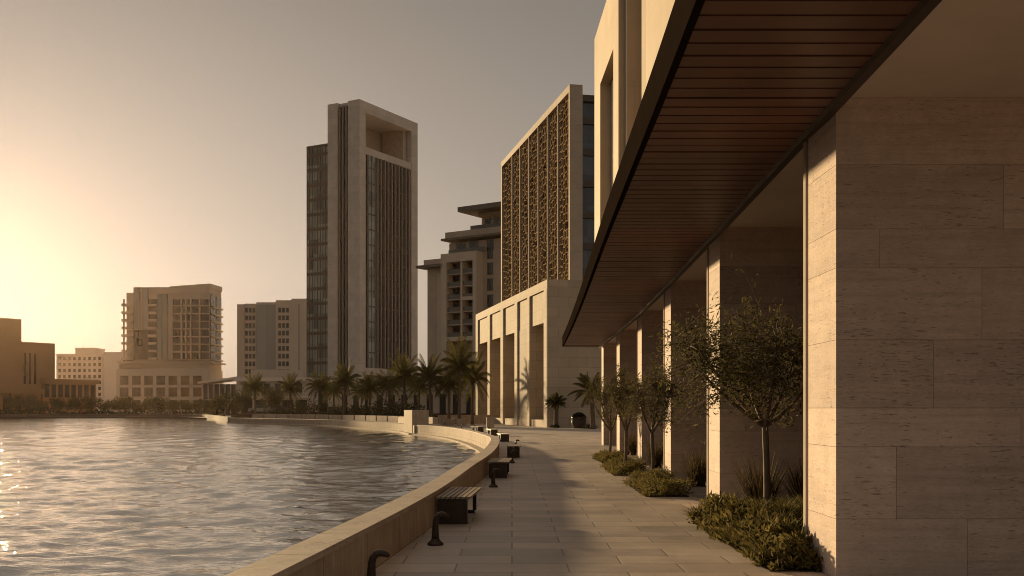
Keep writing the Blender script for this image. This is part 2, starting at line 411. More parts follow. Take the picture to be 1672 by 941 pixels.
# ------------------------------------------------------------------ colonnade building
PX = [(3.33,10.7),(3.65,18.3),(3.95,25.9),(4.21,33.8),(4.33,41.9),(4.41,50.2)]
KC = 4.95
bld = thing('colonnade_building', 'cream stone building with deep travertine piers and a dark slatted canopy', 'building')
def px_at(y):
    ys = [p[1] for p in PX]; return float(np.interp(y, [-20]+ys+[60], [2.0]+[p[0] for p in PX]+[4.43]))
rows = [.62,.74,.40,.70,.74,.40,.66,.69]
for k, (x, y) in enumerate(PX):
    L = 4.6; r = random.Random(40+k); m = MB(); z = 0
    for j, h in enumerate(rows):
        z1 = z+h
        # slabs on the face towards the camera, side face and back in one course of blocks
        xs = [0]; xx = [1.35, .62, 1.9, 1.0, 1.5, .45, 1.72, 2.3][(j+k*3) % 8]
        while xx < L-.5: xs.append(xx); xx += r.choice([1.6, 2.1, 2.6])
        xs.append(L)
        for a, b in zip(xs, xs[1:]):
            m.box(x+a+(.002 if a else 0), x+b-.002, y, y+1.0, z+.002, min(z1-.002, KC-.002))
        z = z1
    p = m.build('pier', M['travertine'], bld)
    c = MB(); c.box(x+.02, x+L-.01, y+.02, y+.98, .002, KC-.01); c.box(x+.05, x+L-.02, y+1.0, y+1.17, .002, KC-.012)
    c.build('pier_core', M['gap'], p)
    MB().box(x-.01, x+.09, y+1.075, y+1.17, 0, KC-.014).build('metal_strip', M['strip'], p)
MB().box(7.85, 8.2, 6.2, 51.5, 0, KC-.003).build('back_wall', M['travertine'], bld)
c = MB()
ysr = [6] + [p[1] for p in PX] + [51.4]
lo = [(px_at(y)-.05, y) for y in ysr] + [(9, 51.4), (9, 6)]
c.prism(lo[::-1], KC, KC+.5); c.build('ceiling', M['plaster'], bld)
# canopy: fascia, slatted soffit, inner trim
EDG = catmull([(1.34,6.0),(1.36,7),(1.45,10.3),(1.54,14.06),(1.68,19.5),(2.02,31),(2.27,41),(2.47,51.2)], .31)
ZS = KC-.10
cn = MB(); strip(cn, offset(EDG, .0), offset(EDG, .07), ZS-.03, ZS+.45)
end = EDG[-1]
cn.box(end[0]+.07, px_at(51.2)+.3, 51.05, 51.2, ZS-.03, ZS+.45)
fas = cn.build('canopy', M['fascia'], bld)
inner = np.array([(px_at(y)-.10, y) for y in EDG[:, 1]])
sl = MB()
L0 = offset(EDG, .071)
acc = 0
for i in range(len(EDG)-1):
    ya, yb = L0[i], L0[i+1]; ra, rb = inner[i], inner[i+1]
    f = .15
    a0 = ya+(yb-ya)*f; b0 = ra+(rb-ra)*f
    dz = random.uniform(0, .006)
    sl.hexa([(a0[0],a0[1],ZS+dz),(b0[0],b0[1],ZS+dz),(rb[0],rb[1],ZS+dz),(yb[0],yb[1],ZS+dz)],
            [(a0[0],a0[1],ZS+.05),(b0[0],b0[1],ZS+.05),(rb[0],rb[1],ZS+.05),(yb[0],yb[1],ZS+.05)])
sl.build('soffit_slats', M['slat'], fas)
tp_ = MB(); strip(tp_, L0, inner+np.array([.05, 0]), ZS+.09, ZS+.40); tp_.build('canopy_deck', M['gap'], fas)
tr = MB(); strip(tr, inner, inner+np.array([.09, 0]), ZS-.07, ZS+.10-.002); tr.build('inner_trim', M['bronze'], fas)
# upper facade: x = 5.46-.03*y, pierced by tall recesses
fx = lambda y: 5.46-.03*y
def panel(m, ya, yb, d0, d1, z0, z1):
    m.hexa([(fx(ya)+d0,ya,z0),(fx(ya)+d1,ya,z0),(fx(yb)+d1,yb,z0),(fx(yb)+d0,yb,z0)],
           [(fx(ya)+d0,ya,z1),(fx(ya)+d1,ya,z1),(fx(yb)+d1,yb,z1),(fx(yb)+d0,yb,z1)])
ZB, ZT, ZR = KC+.501, 19.5, 16.6
w = MB(); ri = MB(); lvs = []; wn_ = MB()
yy = 50.0; segs = []
lay = [(50,47.6,'w'),(47.6,42.9,'r'),(42.9,41.3,'w'),(41.3,38.9,'s'),(38.9,34.4,'j'),(34.4,26.5,'w'),(26.5,21.8,'r'),(21.8,20.2,'w'),(20.2,17.8,'s'),(17.8,13.3,'j'),(13.3,6.1,'w')]
for a, b, t in lay:
    if t in 'rs': lv = MB(); lvs.append(lv)
    if t == 'w': panel(w, a, b, 0, 1.6, ZB, ZT)
    elif t == 'r':
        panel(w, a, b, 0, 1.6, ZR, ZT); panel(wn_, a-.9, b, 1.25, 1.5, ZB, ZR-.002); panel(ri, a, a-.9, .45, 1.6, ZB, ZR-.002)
        for k in range(30):
            z = ZB+.2+k*.37; panel(lv, b+1.5, b+.1, 1.05, 1.24, z, z+.10)
        for q in (.9, 1.9, 2.9): panel(lv, a-q, a-q-.07, 1.1, 1.24, ZB, ZR-.004)
    elif t == 's':
        panel(wn_, a, b, 1.3, 1.5, ZB, ZT-.3); 
        for k in range(38):
            z = ZB+.1+k*.36; panel(lv, a-.55, b+.01, 1.0, 1.29, z, z+.12)
        panel(w, a-.0, a-.5, .0+.25, 1.29, ZB, ZT-.31)
    elif t == 'j': panel(ri, a, b, .55, 1.6, ZB, ZT-.15)
core = MB(); 
core.hexa([(fx(49.9)+1.61,49.9,ZB),(22,49.9,ZB),(22,6.2,ZB),(fx(6.2)+1.61,6.2,ZB)],[(fx(49.9)+1.61,49.9,ZT-.2),(22,49.9,ZT-.2),(22,6.2,ZT-.2),(fx(6.2)+1.61,6.2,ZT-.2)])
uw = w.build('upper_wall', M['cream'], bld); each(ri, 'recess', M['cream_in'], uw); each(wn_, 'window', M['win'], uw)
for q in lvs: q.build('louvres', M['louvre'], uw)
core.build('upper_block', M['cream'], bld)

# ------------------------------------------------------------------ benches and mooring bollards on the promenade
def tang(y):
    i = int(np.argmin(np.abs(INNER[:, 1]-y))); t = INNER[min(i+2, len(INNER)-1)]-INNER[max(i-2, 0)]
    return math.atan2(t[1], t[0])-math.pi/2
BG = 'slatted benches along the parapet'
def make_bench(loc, rz, label):
    b = thing('bench', label, 'bench', loc, rz, BG)
    MB().box(-.225, .225, 0, .10, 0, .375).build('end_panel', M['bronze'], b, bevel=.006)
    m = MB()
    for k in range(7): x = -.245+k*.077; m.box(x, x+.058, -.03, 1.93, .385, .42)
    m.build('seat', plain('bench_timber', (.30, .225, .16), .55, 0, .3, 4), b)
    MB().box(-.205, .205, .10, 1.80, .34, .384).build('seat_frame', M['bronze'], b)
    lg = MB(); lg.box(-.16, -.10, 1.72, 1.79, 0, .34); lg.box(-.1, .17, 1.71, 1.79, 0, .05); lg.box(.14, .20, 1.72, 1.78, .05, .34)
    lg.build('leg', M['bronze'], b)
    return b
b0 = make_bench((-.905, 15.8, 0), tang(15.8), 'dark bench with slatted timber seat nearest the camera beside the parapet')
for (x, y), lab in zip([(-.36,26.3),(.05,37.4),(-.38,55.5),(-1.16,68.3),(-2.35,78.5)],
    ['second bench from the camera, its dark end panel near the curve of the parapet','small bench third from the camera where the parapet curves left',
     'bench beyond the bend of the parapet, fourth from the camera','bench just in front of the short stone pillar','farthest bench, left of the short stone pillar']):
    dup(b0, (x, y, 0), tang(y), lab)
GG = 'swan necked bollards along the promenade edge'
def make_bollard(loc, rz, label):
    b = thing('bollard', label, 'bollard', loc, rz, GG)
    MB().lathe([(.105,0),(.105,.022),(.098,.03),(.085,.04),(.06,.062),(.052,.085)], 24).build('base', M['bronze'], b, True)
    pts = [(0,0,.06),(-.002,0,.16),(0,0,.25),(.004,0,.31),(.016,0,.355),(.042,0,.387),(.078,0,.398),(.115,0,.392),(.150,0,.378),(.172,0,.368)]
    MB().tube(pts, [.052,.045,.040,.037,.036,.036,.034,.031,.025,.012], 14).build('neck', M['bronze'], b, True)
    return b
g0 = make_bollard((-1.32, 9.78, 0), 0, 'dark swan necked bollard at the bottom edge of the view beside the parapet')
for (x, y), lab in zip([(-.985,13.4),(-.42,23.3),(.0,33.7),(.06,37.0),(.16,45.2),(-1.75,75.6),(-2.56,81.4),(-3.15,85.4),(-4.55,94),(-5.3,96.5),(-6.75,104),(-7.9,108.5)],
    ['dark swan necked bollard standing in front of the nearest bench','bollard in front of the second bench from the camera','bollard just past the far end of the second bench',
     'bollard beside the third bench where the wall bends','lone tall bollard on open paving past the third bench','bollard directly at the foot of the short stone pillar',
     'bollard immediately left of the short stone pillar','bollard second to the left of the short stone pillar','tiny far bollard third to the left of the stone pillar',
     'tiny far bollard near the middle of the far row','tiny far bollard last but one towards the stone block','farthest bollard, closest to the large stone block']):
    dup(g0, (x, y, 0), random.uniform(-.25, .25), lab)
pl = thing('stone_pillar', 'short square sunlit stone pillar standing on the promenade', 'pillar', (-1.65, 79, 0), .1)
MB().box(-.27,.27,-.2,.2,0,.98).build('shaft', M['cap_stone'], pl); MB().box(-.29,.29,-.22,.22,.982,1.10).build('cap', M['cap_stone'], pl)

# ------------------------------------------------------------------ foliage
def leaf(m, p, d, L, w, fold=.25, rnd=random):
    d = d.normalized(); s = d.cross(Vector((rnd.uniform(-1,1), rnd.uniform(-1,1), rnd.uniform(-.2,1))))
    if s.length < 1e-3: s = d.cross(Vector((1,0,0)))
    s.normalize(); nn = d.cross(s)
    a = p; b = p+d*L*.5+s*w*.5+nn*w*fold; c = p+d*L; e = p+d*L*.5-s*w*.5+nn*w*fold
    m.quad(tuple(a), tuple(b), tuple(c), tuple(e))
def bez(a, b, c, n):
    return [a*(1-t)**2+b*2*t*(1-t)+c*t*t for t in [k/n for k in range(n+1)]]

def olive_tree(loc, label, h, fork, cx, rad, crown_z, ntw, nleaf, seed, lean=0, L=.062, wd=.014):
    r = random.Random(seed)
    t = thing('olive_tree', label, 'tree', loc, 0, 'olive trees in the planting beds')
    tk = MB(); lf = MB()
    f = Vector((lean, 0, fork))
    tp = bez(Vector((0,0,0)), Vector((lean*.2+.02, .02, fork*.5)), f, 7)
    r0 = .030*h/2.6+.012
    tk.tube(tp, [r0*1.25, r0*1.08, r0*1.0, r0*.97, r0*.94, r0*.92, r0*.95, r0*.9], 10)
    C = Vector((cx, 0, crown_z)); limbs = []
    nl = 6
    for k in range(nl):
        a = 2*math.pi*(k+r.random()*.7)/nl
        e = C + Vector((math.cos(a)*rad[0]*.55, math.sin(a)*rad[0]*.55, r.uniform(-.15, .6)*rad[1]))
        mid = f.lerp(e, .5)+Vector((math.cos(a)*.10, math.sin(a)*.10, -.03*h))
        P = bez(f-Vector((0,0,.02)), mid, e, 8); limbs.append(P)
        rr = r0*.68; tk.tube(P, [rr*(1-.085*q) for q in range(9)], 7)
    pts = [p for P in limbs for p in P[2:]]
    for k in range(ntw):
        while True:
            v = Vector((r.gauss(0,1), r.gauss(0,1), r.gauss(0,1))).normalized()
            q = r.random()**.42
            lump = .80+.24*math.sin(v.x*3.1+seed)*math.sin(v.y*2.7+1+seed)+.24*math.sin(v.z*5+v.x*6+seed*2)+(.20 if r.random() < .12 and v.z < .5 else 0)
            T = C+Vector((v.x*rad[0]*q*lump, v.y*rad[0]*q*lump, v.z*rad[1]*q*lump))
            if T.z > fork-.09*h: break
        T.z += r.random()**3*.18*rad[1]
        src = min(pts, key=lambda p: (p-T).length+r.random()*.15)
        d = T-src
        P = bez(src, src+d*.5+Vector((0,0,.10*d.length)), T, 5)
        tk.tube(P, [r0*.16, r0*.14, r0*.12, r0*.10, r0*.07, r0*.04], 4, False)
        n = int(nleaf*r.uniform(.6, 1.3))
        for i in range(n):
            u = 1-.75*r.random()**1.4; j = min(int(u*5), 4); p = P[j].lerp(P[j+1], u*5-j)
            p = p+Vector((r.gauss(0,1), r.gauss(0,1), r.gauss(0,1)))*rad[0]*.055
            dd = d.normalized()*.8+Vector((r.gauss(0,.8), r.gauss(0,.8), r.gauss(.1,.7)))
            leaf(lf, p, dd, L*r.uniform(.6,1.25), wd*r.uniform(.8,1.25), .2, r)
    tk.build('trunk', M['bark'], t, True); lf.build('crown', M['leaf_olive'], t)
    return t
olive_tree((3.82,15.6,.05), 'large olive tree with a spreading crown in the nearest planting bed', 3.4, 1.45, -.27, (1.78,1.08), 2.34, 250, 30, 5, -.03, .11, .024)
olive_tree((3.27,24.2,.05), 'dark rounded olive tree in the second planting bed, before the third pier', 2.7, 1.15, .02, (.92,.86), 1.98, 200, 30, 8, -.02, .075, .018)
olive_tree((3.13,28.8,.05), 'slim upright olive tree in the third planting bed', 3.0, 1.1, -.05, (.66,.92), 2.05, 150, 28, 12, .03, .07, .018)
olive_tree((3.35,35.7,.05), 'forked olive tree in the farthest planting bed beside the last pier', 3.1, .95, -.05, (1.02,1.05), 2.1, 170, 30, 19, .05, .08, .02)

def blades(m, base, n, L, w, spread, droop, r, segs=3):
    for k in range(n):
        a = r.uniform(0, 6.283); el = r.uniform(.25, 1.0)
        h = Vector((math.cos(a), math.sin(a), 0)); ll = L*r.uniform(.65, 1.15); s = Vector((-h.y, h.x, 0))
        p = base+h*r.uniform(0,.04)+s*r.uniform(-.03,.03); d = h*spread*el+Vector((0,0,1)); d.normalize(); prev = None
        for q in range(segs+1):
            t = q/segs; ww = w*(1-t*.9)*(.7+.6*t if t < .5 else 1)
            c = p; cur = (tuple(c+s*ww*.5), tuple(c-s*ww*.5))
            if prev: m.quad(prev[0], prev[1], cur[1], cur[0])
            prev = cur; p = p+d*ll/segs; d = (d+Vector((0,0,-1))*droop*(.5+t)+h*droop*.4).normalized()
def bed(poly, label, z, n, L, w, seed, mound, small=False, leafy=False):
    r = random.Random(seed)
    m = MB(); m.prism(poly, -.02, .012); tag(m.build('planting_bed', M['soil']), 'flush soil bed under the '+label[0], 'planting bed', 'planting beds beside the colonnade')
    xs = [p[0] for p in poly]; ys = [p[1] for p in poly]; m = MB()
    def inside(x, y):
        c = False
        for (x0,y0),(x1,y1) in zip(poly, poly[1:]+poly[:1]):
            if (y0 > y) != (y1 > y) and x < (x1-x0)*(y-y0)/(y1-y0)+x0: c = not c
        return c
    k = 0
    while k < n:
        x, y = r.uniform(min(xs), max(xs)), r.uniform(min(ys), max(ys))
        if not inside(x-.035, y-.03): continue
        k += 1; hh = mound(x, y)*min(1, max(.05, (x-min(xs))/.35))*min(1, max(.05, (y-min(ys))/.3))
        if small or (leafy and r.random() < (.75 if x < 3.5 else .15)):
            LL, ww = (L, w) if small else (.12, .045)
            p = Vector((x, y, max(.02, hh*r.uniform(.35, 1.0))))
            for q in range(26):
                d = Vector((r.gauss(0,.8), r.gauss(0,.8), r.gauss(.6,.5)))
                leaf(m, p+Vector((r.gauss(0,.06), r.gauss(0,.06), r.gauss(0,.03))), d, LL*r.uniform(.6,1.2), ww, .2, r)
        else:
            blades(m, Vector((x, y, hh*r.uniform(.0, .95))), 26, L, w, 1.35, .36, r, 4)
    tag(m.build('ground_cover', M['leaf_cover']), label[0], 'plants', kind='stuff')
def lumps(s, h0, h1, f=2.2):
    return lambda x, y: h0+(h1-h0)*(.5+.5*math.sin(x*f*1.3+s)*math.sin(y*f+s*1.7))
bed([(2.78,11.2),(3.31,11.2),(3.33,11.95),(5.2,11.95),(5.2,16.2),(2.78,16.2)][::1], ['dense leafy shrubs and arching grasses filling the nearest bed'], 0, 1050, .34, .022, 5, lumps(1.0, .22, .46, 2.0), False, True)
bed([(2.66,20.7),(3.52,20.7),(3.6,24.9),(2.68,24.9)], ['mounded small leaved shrubs of the second bed'], 0, 420, .055, .022, 6, lumps(.3, .10, .40, 2.3), True)
bed([(2.67,27.3),(3.55,27.3),(3.62,31.3),(2.73,31.3)], ['mounded small leaved shrubs of the third bed'], 0, 330, .06, .026, 7, lumps(2, .12, .38, 2.1), True)
bed([(2.92,33.8),(3.7,33.8),(3.75,37.2),(2.86,37.2)], ['low shrubs of the farthest bed by the last piers'], 0, 220, .065, .03, 8, lumps(4, .12, .36, 2.0), True)

def spiky(loc, label, n, L, seed):
    r = random.Random(seed); t = thing('spiky_plant', label, 'plant', loc, 0, 'spiky grasses between the piers'); m = MB()
    blades(m, Vector((0,0,0)), n, L, .04, .75, .05, r, 3)
    for k in range(3): blades(m, Vector((r.uniform(-.2,.2), r.uniform(-.2,.2), 0)), n//3, L*.9, .03, .7, .06, r, 3)
    m.build('blades', M['leaf_spiky'], t)
    MB().lathe([(.12,-.02),(.10,.06),(.05,.12)], 10).build('crown_base', M['soil'], t)
spiky((4.05,16.9,0), 'broad spiky grass clump left of the large olive trunk', 170, .95, 1)
spiky((4.72,16.7,0), 'spiky grass clump right of the large olive trunk against the first pier', 160, .92, 2)
spiky((4.28,23.6,0), 'spiky clump beside the second pier with paving in front', 90, .9, 3)
spiky((4.28,31,0), 'spiky clump seen between the third and fourth piers', 90, .95, 4)
spiky((4.6,39.5,0), 'small distant spiky clump behind the slim olive tree', 80, .95, 5)

# palms
def palm_mesh(seed, H, n, FL, droop):
    r = random.Random(seed); tk = MB(); fr = MB()
    top = Vector((r.uniform(-.15,.15), r.uniform(-.15,.15), H))
    P = bez(Vector((0,0,0)), Vector((top.x*.2, top.y*.2, H*.5)), top, 10)
    tk.tube(P, [.30,.24,.22,.21,.215,.20,.21,.20,.22,.27,.20], 9)
    for k in range(n):
        a = k*2.399+r.uniform(-.2,.2); el = R(78-105*(k/n)**.9+r.uniform(-8,8)); h = Vector((math.cos(a), math.sin(a), 0))
        d = h*math.cos(el)+Vector((0,0,math.sin(el))); p = top+h*.12; L = FL*r.uniform(.85,1.1); segs = 11
        s = Vector((-h.y, h.x, 0)); pts = [p]
        for q in range(segs):
            p = p+d*L/segs; d = (d+Vector((0,0,-1))*droop*(.4+q/segs)).normalized(); pts.append(p)
        fr.tube(pts, [.035*(1-.08*q) for q in range(segs+1)], 4, False)
        for q in range(1, segs*2+1):
            u = q/2; j = min(int(u), segs-1); c = pts[j].lerp(pts[j+1], u-j); t = (pts[j+1]-pts[j]).normalized()
            ll = L*.27*math.sin(math.pi*(.12+.80*u/segs))**.7
            up = s.cross(t)
            for sg in (-1, 1):
                dd = (t*.75+s*sg*.8+up*.15+Vector((0,0,-.30))).normalized(); wv = t*.045
                fr.quad(tuple(c-wv), tuple(c+wv), tuple(c+dd*ll*.6+wv*.9+Vector((0,0,-.02))), tuple(c+dd*ll+Vector((0,0,-.10*ll))))
    return tk, fr
def make_palm(seed, H, n, FL, droop, loc, label, grp='palm trees on the far terrace'):
    t = thing('palm_tree', label, 'palm tree', loc, seed, grp); a, b = palm_mesh(seed, H, n, FL, droop)
    a.build('trunk', M['palm_bark'], t, True); b.build('crown', M['leaf_palm'], t); return t
def at(px, D): return (px-836)/1700*D
spec = [(417,150,613,'leftmost palm of the far terrace, before the low white building'),(475,148,613,'second palm from the left, before the low white building'),
 (521,138,607,'palm standing in front of the glass wing of the tower'),(562,130,596,'tall open palm in front of the tower corner pier'),(603,127,611,'short palm right of the tower corner pier'),
 (636,124,602,'palm half hidden between its neighbours before the tower glass'),(661,116,582,'tall dense palm behind the stone block'),(703,111.3,584,'palm in front of the gap beside the tower'),
 (733,111.4,598,'palm before the left wing of the apartment block'),(750,110.3,558,'tallest palm, before the apartment balconies'),(771,116,580,'palm touching the left corner of the stone podium'),
 (545,152,618,'small palm behind, between the tower wing and corner pier'),(590,150,622,'low palm in the second row behind the tower corner palm'),(684,135,606,'palm in the second row, left of the gap beside the tower')]
protos = []
for k, (px, D, ty, lab) in enumerate(spec):
    bz = {703: .64, 733: .64, 750: .64, 771: 0}.get(px, .93); tot = 1.75+(668-ty)*D/1700-bz
    if k < 3: protos.append((make_palm(k+1, 3.9, 34, 2.75, .105+.02*k, (at(px,D), D, bz), lab), 5.9+.1*k)); o, hh = protos[-1]
    else:
        o, hh = protos[k % 3]; o = dup(o, (at(px,D), D, bz), k*1.3, lab)
    s = tot/hh; o.scale = (min(s*.78, .72),)*2+(s,)
# plants before the podium side wall
o = make_palm(21, 2.35, 44, .95, .09, (at(908,97), 97, 0), 'small young palm standing alone before the grey podium side wall', 'plants by the podium side wall')
o = make_palm(22, 3.3, 26, 1.9, .13, (at(968,90), 90, 0), 'bushy palm partly behind the last pier of the colonnade', 'plants by the podium side wall')
pt = thing('plant_pot', 'round dark pot with a low shrub before the podium side wall', 'plant pot', (at(945,94), 94, 0))
MB().lathe([(.42,0),(.62,.25),(.68,.6),(.62,.95),(.68,1.02),(.58,1.02),(.54,.9)], 24).build('pot', M['pot'], pt, True)
r = random.Random(5); m = MB()
for k in range(1600):
    v = Vector((r.gauss(0,1), r.gauss(0,1), abs(r.gauss(0,1)))).normalized()
    leaf(m, Vector((v.x*.6*r.random()**.3, v.y*.6*r.random()**.3, .92+v.z*.45*r.random()**.4)), v+Vector((r.gauss(0,.5),)*3), .16, .06, .2, r)
m.build('shrub', M['hedge'], pt)
def bush(name, label, cat, loc, rad, h, n, lw, mat, seed, grp=None):
    r = random.Random(seed); t = thing(name, label, cat, loc, 0, grp); m = MB()
    for k in range(n):
        v = Vector((r.gauss(0,1), r.gauss(0,1), abs(r.gauss(0,1)))).normalized(); q = r.random()**.4*(.8+.2*math.sin(v.x*5+seed)*math.sin(v.y*4))
        leaf(m, Vector((v.x*rad*q, v.y*rad*q, .05+v.z*h*q)), v+Vector((r.gauss(0,.6), r.gauss(0,.6), r.gauss(0,.6))), lw*2.4*r.uniform(.6,1.2), lw, .2, r)
    m.build('foliage', mat, t); s = MB()
    for k in range(4): s.tube([(0,0,0),(math.cos(k*1.6)*rad*.4, math.sin(k*1.6)*rad*.4, h*.6)], [.03,.012], 5)
    s.build('stem', M['bark'], t); return t
bush('low_shrub', 'low dark shrub on the paving beside the last pier', 'shrub', (at(963,91),91,0), .75, .45, 500, .06, M['hedge'], 3)
bush('low_shrub', 'small shrub tuft around the foot of the young palm', 'shrub', (at(906,96.6),96.6,0), .6, .3, 350, .05, M['hedge'], 4)

# hedge and small trees on the far terrace and far shore
hp = offset(TF, 5.2); r = random.Random(9); m = MB()
for k in range(5200):
    i = r.randrange(len(hp)); p = hp[i]; u = r.uniform(-.8, 3.5)
    if p[0]+u*.83 > -9.4: continue
    hh = .5+.55*math.sin(i*.31)**2+.3*math.sin(i*.13)
    leaf(m, Vector((p[0]+u*.83, p[1]+u*.3, .95+r.random()*max(.5,hh*1.5))), Vector((r.gauss(0,1), r.gauss(0,1), r.gauss(.4,.8))), .34, .16, .2, r)
tag(m.build('terrace_hedge', M['hedge']), 'dark low planting between the palms on the far terrace', 'plants', kind='stuff')
def tree_proto(seed, label, loc, grp):
    r = random.Random(seed); t = thing('round_tree', label, 'tree', loc, 0, grp); m = MB(); tk = MB()
    tk.tube([(0,0,0),(.1,0,1.2),(0,.1,2.4)], [.16,.12,.09], 7)
    for k in range(7):
        a = k*.9+r.random(); c = Vector((math.cos(a)*r.uniform(.5,1.6), math.sin(a)*r.uniform(.5,1.6), r.uniform(2.3,4.6)))
        tk.tube([(0,.1,2.2), tuple(c)], [.07,.02], 5); R0 = r.uniform(.8,1.35)
        for q in range(190):
            v = Vector((r.gauss(0,1), r.gauss(0,1), r.gauss(0,.8))).normalized()*R0*r.random()**.4
            leaf(m, c+v, v+Vector((r.gauss(0,.6),)*3), .42, .22, .2, r)
    tk.build('trunk', M['palm_bark'], t, True); m.build('crown', M['leaf_far'], t); return t
FT = 'trees lining the far shore'
fts = [(312,165,1.0,'tree'),]
pr = [tree_proto(31,'x',(0,0,0),FT), tree_proto(32,'x',(0,0,0),FT), tree_proto(33,'x',(0,0,0),FT)]
far = []
r = random.Random(14)
names = ['far tree before the lit end of the brown block','far tree under the eave of the brown block','low far tree before the brown block entrance','far tree before the low brown wing','tree before the right end of the low brown wing',
 'tree right of the low brown wing','taller far tree before the white block','far tree at the foot of the blank white wall','far tree before the left corner of the hotel podium','tree before the first hotel podium window',
 'small far tree before the middle of the hotel podium','wide far tree before the hotel podium windows','far tree before the right hotel podium windows','far tree before the right corner of the hotel podium','tree under the flat roof of the low glazed pavilion',
 'tree before the glazed pavilion columns','tree at the right end of the glazed pavilion','tree before the low white building, left of the palms','tree behind the leftmost terrace palm','tree between the two leftmost terrace palms']
pxs = [22, 47, 66, 92, 122, 150, 172, 187, 203, 222, 243, 262, 284, 303, 322, 342, 360, 384, 398, 446]
for k, px in enumerate(pxs):
    D = 256+r.uniform(-4, 14) if px < 330 else 205+r.uniform(-15, 15) if px < 395 else 172
    s = r.uniform(.62, .98)*(1 if px < 330 else .95)
    if k < 3: o = pr[k]; o.location = (at(px,D), D, 0); o['label'] = names[k]; o.scale = (s*1.1, s*1.1, s)
    else: o = dup(pr[k % 3], (at(px,D), D, 0 if px < 395 else .9), k*1.1, names[k], s*1.1, s)
r = random.Random(77); m = MB()
for k in range(5200):
    x = r.uniform(-190, -68); y = 244.5+max(0, (x+76)*-.02)+r.uniform(0, 4)
    leaf(m, Vector((x, y, r.random()*(1.3+.9*math.sin(x*.35)*math.sin(x*.13)))), Vector((r.gauss(0,1), r.gauss(0,1), r.gauss(.4,.8))), .7, .36, .2, r)
tag(m.build('shore_hedge', M['hedge']), 'dark strip of shrubs along the far shore below the hotel', 'plants', kind='stuff')
sw = thing('shore_wall', 'long dark low wall along the far shore under the hotel and brown block', 'wall')
A = np.array([(-41,151.2),(-46,165),(-58,200),(-76,236),(-130,243),(-300,246)]); A = catmull(A, 3.0)
strip(MB(), offset(A, -.3), offset(A, .8), -1.2, .55).build('wall', plain('dark_quay', (.17,.13,.10), .9), sw)

# stone planters by the podium, parked cars
for a, b, D, lab in ((699,740,111,'long low stone planter under the palms left of the podium'),(746,760,109,'short stone planter nearest the podium corner')):
    t = thing('stone_planter', lab, 'planter', (at(a,D), D, 0), .0, 'stone planters by the podium'); L = at(b,D)-at(a,D)
    m = MB(); m.box(0,L,0,.25,0,.72); m.box(0,L,2.2,2.45,0,.72); m.box(0,.25,.25,2.2,0,.72); m.box(L-.25,L,.25,2.2,0,.72); m.build('rim', M['cap_stone'], t)
    MB().box(.25,L-.25,.25,2.2,0,.66).build('soil', M['soil'], t)
def make_car(loc, rz, label, mat):
    t = thing('parked_car', label, 'car', loc, rz, 'cars parked behind the palms'); m = MB()
    pr_ = [(-2.2,.35),(-2.25,.75),(-2.1,.92),(-1.2,.98),(-.55,1.42),(.75,1.45),(1.5,1.02),(2.15,.92),(2.25,.6),(2.2,.35)]
    m.hexa([(x,-.88,z) for x,z in pr_], [(x,.88,z) for x,z in pr_]); m.build('body', mat, t, bevel=.06)
    for sy in (-1, 1):
        gl = [(-1.05,1.0),(-.52,1.36),(.7,1.38),(1.3,1.04)]
        MB().hexa([(x,sy*.885,z) for x,z in gl], [(x,sy*.89,z) for x,z in gl]).build('window', M['win'], t)
        for x in (-1.4, 1.4):
            q = MB().tube([(x,sy*.72,.33),(x,sy*.92,.33)], .33, 16).build('wheel', M['rubber'], t)
    return t
make_car((at(428,176),176,.0), .1, 'pale car parked behind the leftmost terrace palm', M['paint']).location.z = .95
make_car((at(450,178),178,.95), .1, 'dark car parked right of the pale car behind the palms', M['paint_dark'])
make_car((at(262,262),262,0), 0, 'pale car parked on the far shore under the hotel', M['paint'])

# ------------------------------------------------------------------ stone podium with tall recesses
U = Vector((-.213,.977,0)); rzP = math.atan2(.977,-.213)
pd = thing('podium_building', 'sunlit stone podium with five tall deep recesses facing the water', 'building', (3.15,99,0), rzP)
# local x along the sunlit face, outside at y > 0
bays = [(.52,6.41),(7.42,12.1),(13.5,19.47),(20.95,27.25),(28.81,35.44)]
m = MB(); m.box(-.8, 36.93, -14, -4.2, 0, 13.9); m.box(-.8, 36.93, -4.2, -.001, 13.12, 13.98)
pils = [(-.8,.52),(6.41,7.42),(12.1,13.5),(19.47,20.95),(27.25,28.81),(35.44,36.93)]
for a, b in pils: m.box(a, b, -4.2, -.0005, 0, 13.119)
MBp = m.build('wall', M['podium'], pd)
m = MB()
for a, b in pils[:5]: m.box(a+.12, b-.02, 0, .02, 0, 13.1)
each(m, 'pilaster_face', M['podium'], pd)
q = MB(); inn = MB(); pln = MB()
for k, (a, b) in enumerate(bays):
    q.box(a+.28, b-.02, -.9, -.18, 10.05, 13.118); q.box(a+.0, a+.28, -.9, -.6, 10.05, 13.118)
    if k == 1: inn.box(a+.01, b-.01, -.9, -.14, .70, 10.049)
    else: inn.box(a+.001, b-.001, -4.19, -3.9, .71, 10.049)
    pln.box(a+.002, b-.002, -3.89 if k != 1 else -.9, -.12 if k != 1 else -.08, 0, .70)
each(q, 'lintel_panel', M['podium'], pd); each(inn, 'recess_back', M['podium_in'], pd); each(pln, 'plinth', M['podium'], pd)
MB().box(-.8, -.801-30, -36, -.9, 0, 13.9) if False else None
s = MB(); s.box(-.8, 30, -45, -14.001, 0, 13.4); s.build('side_wing', M['podium'], pd)

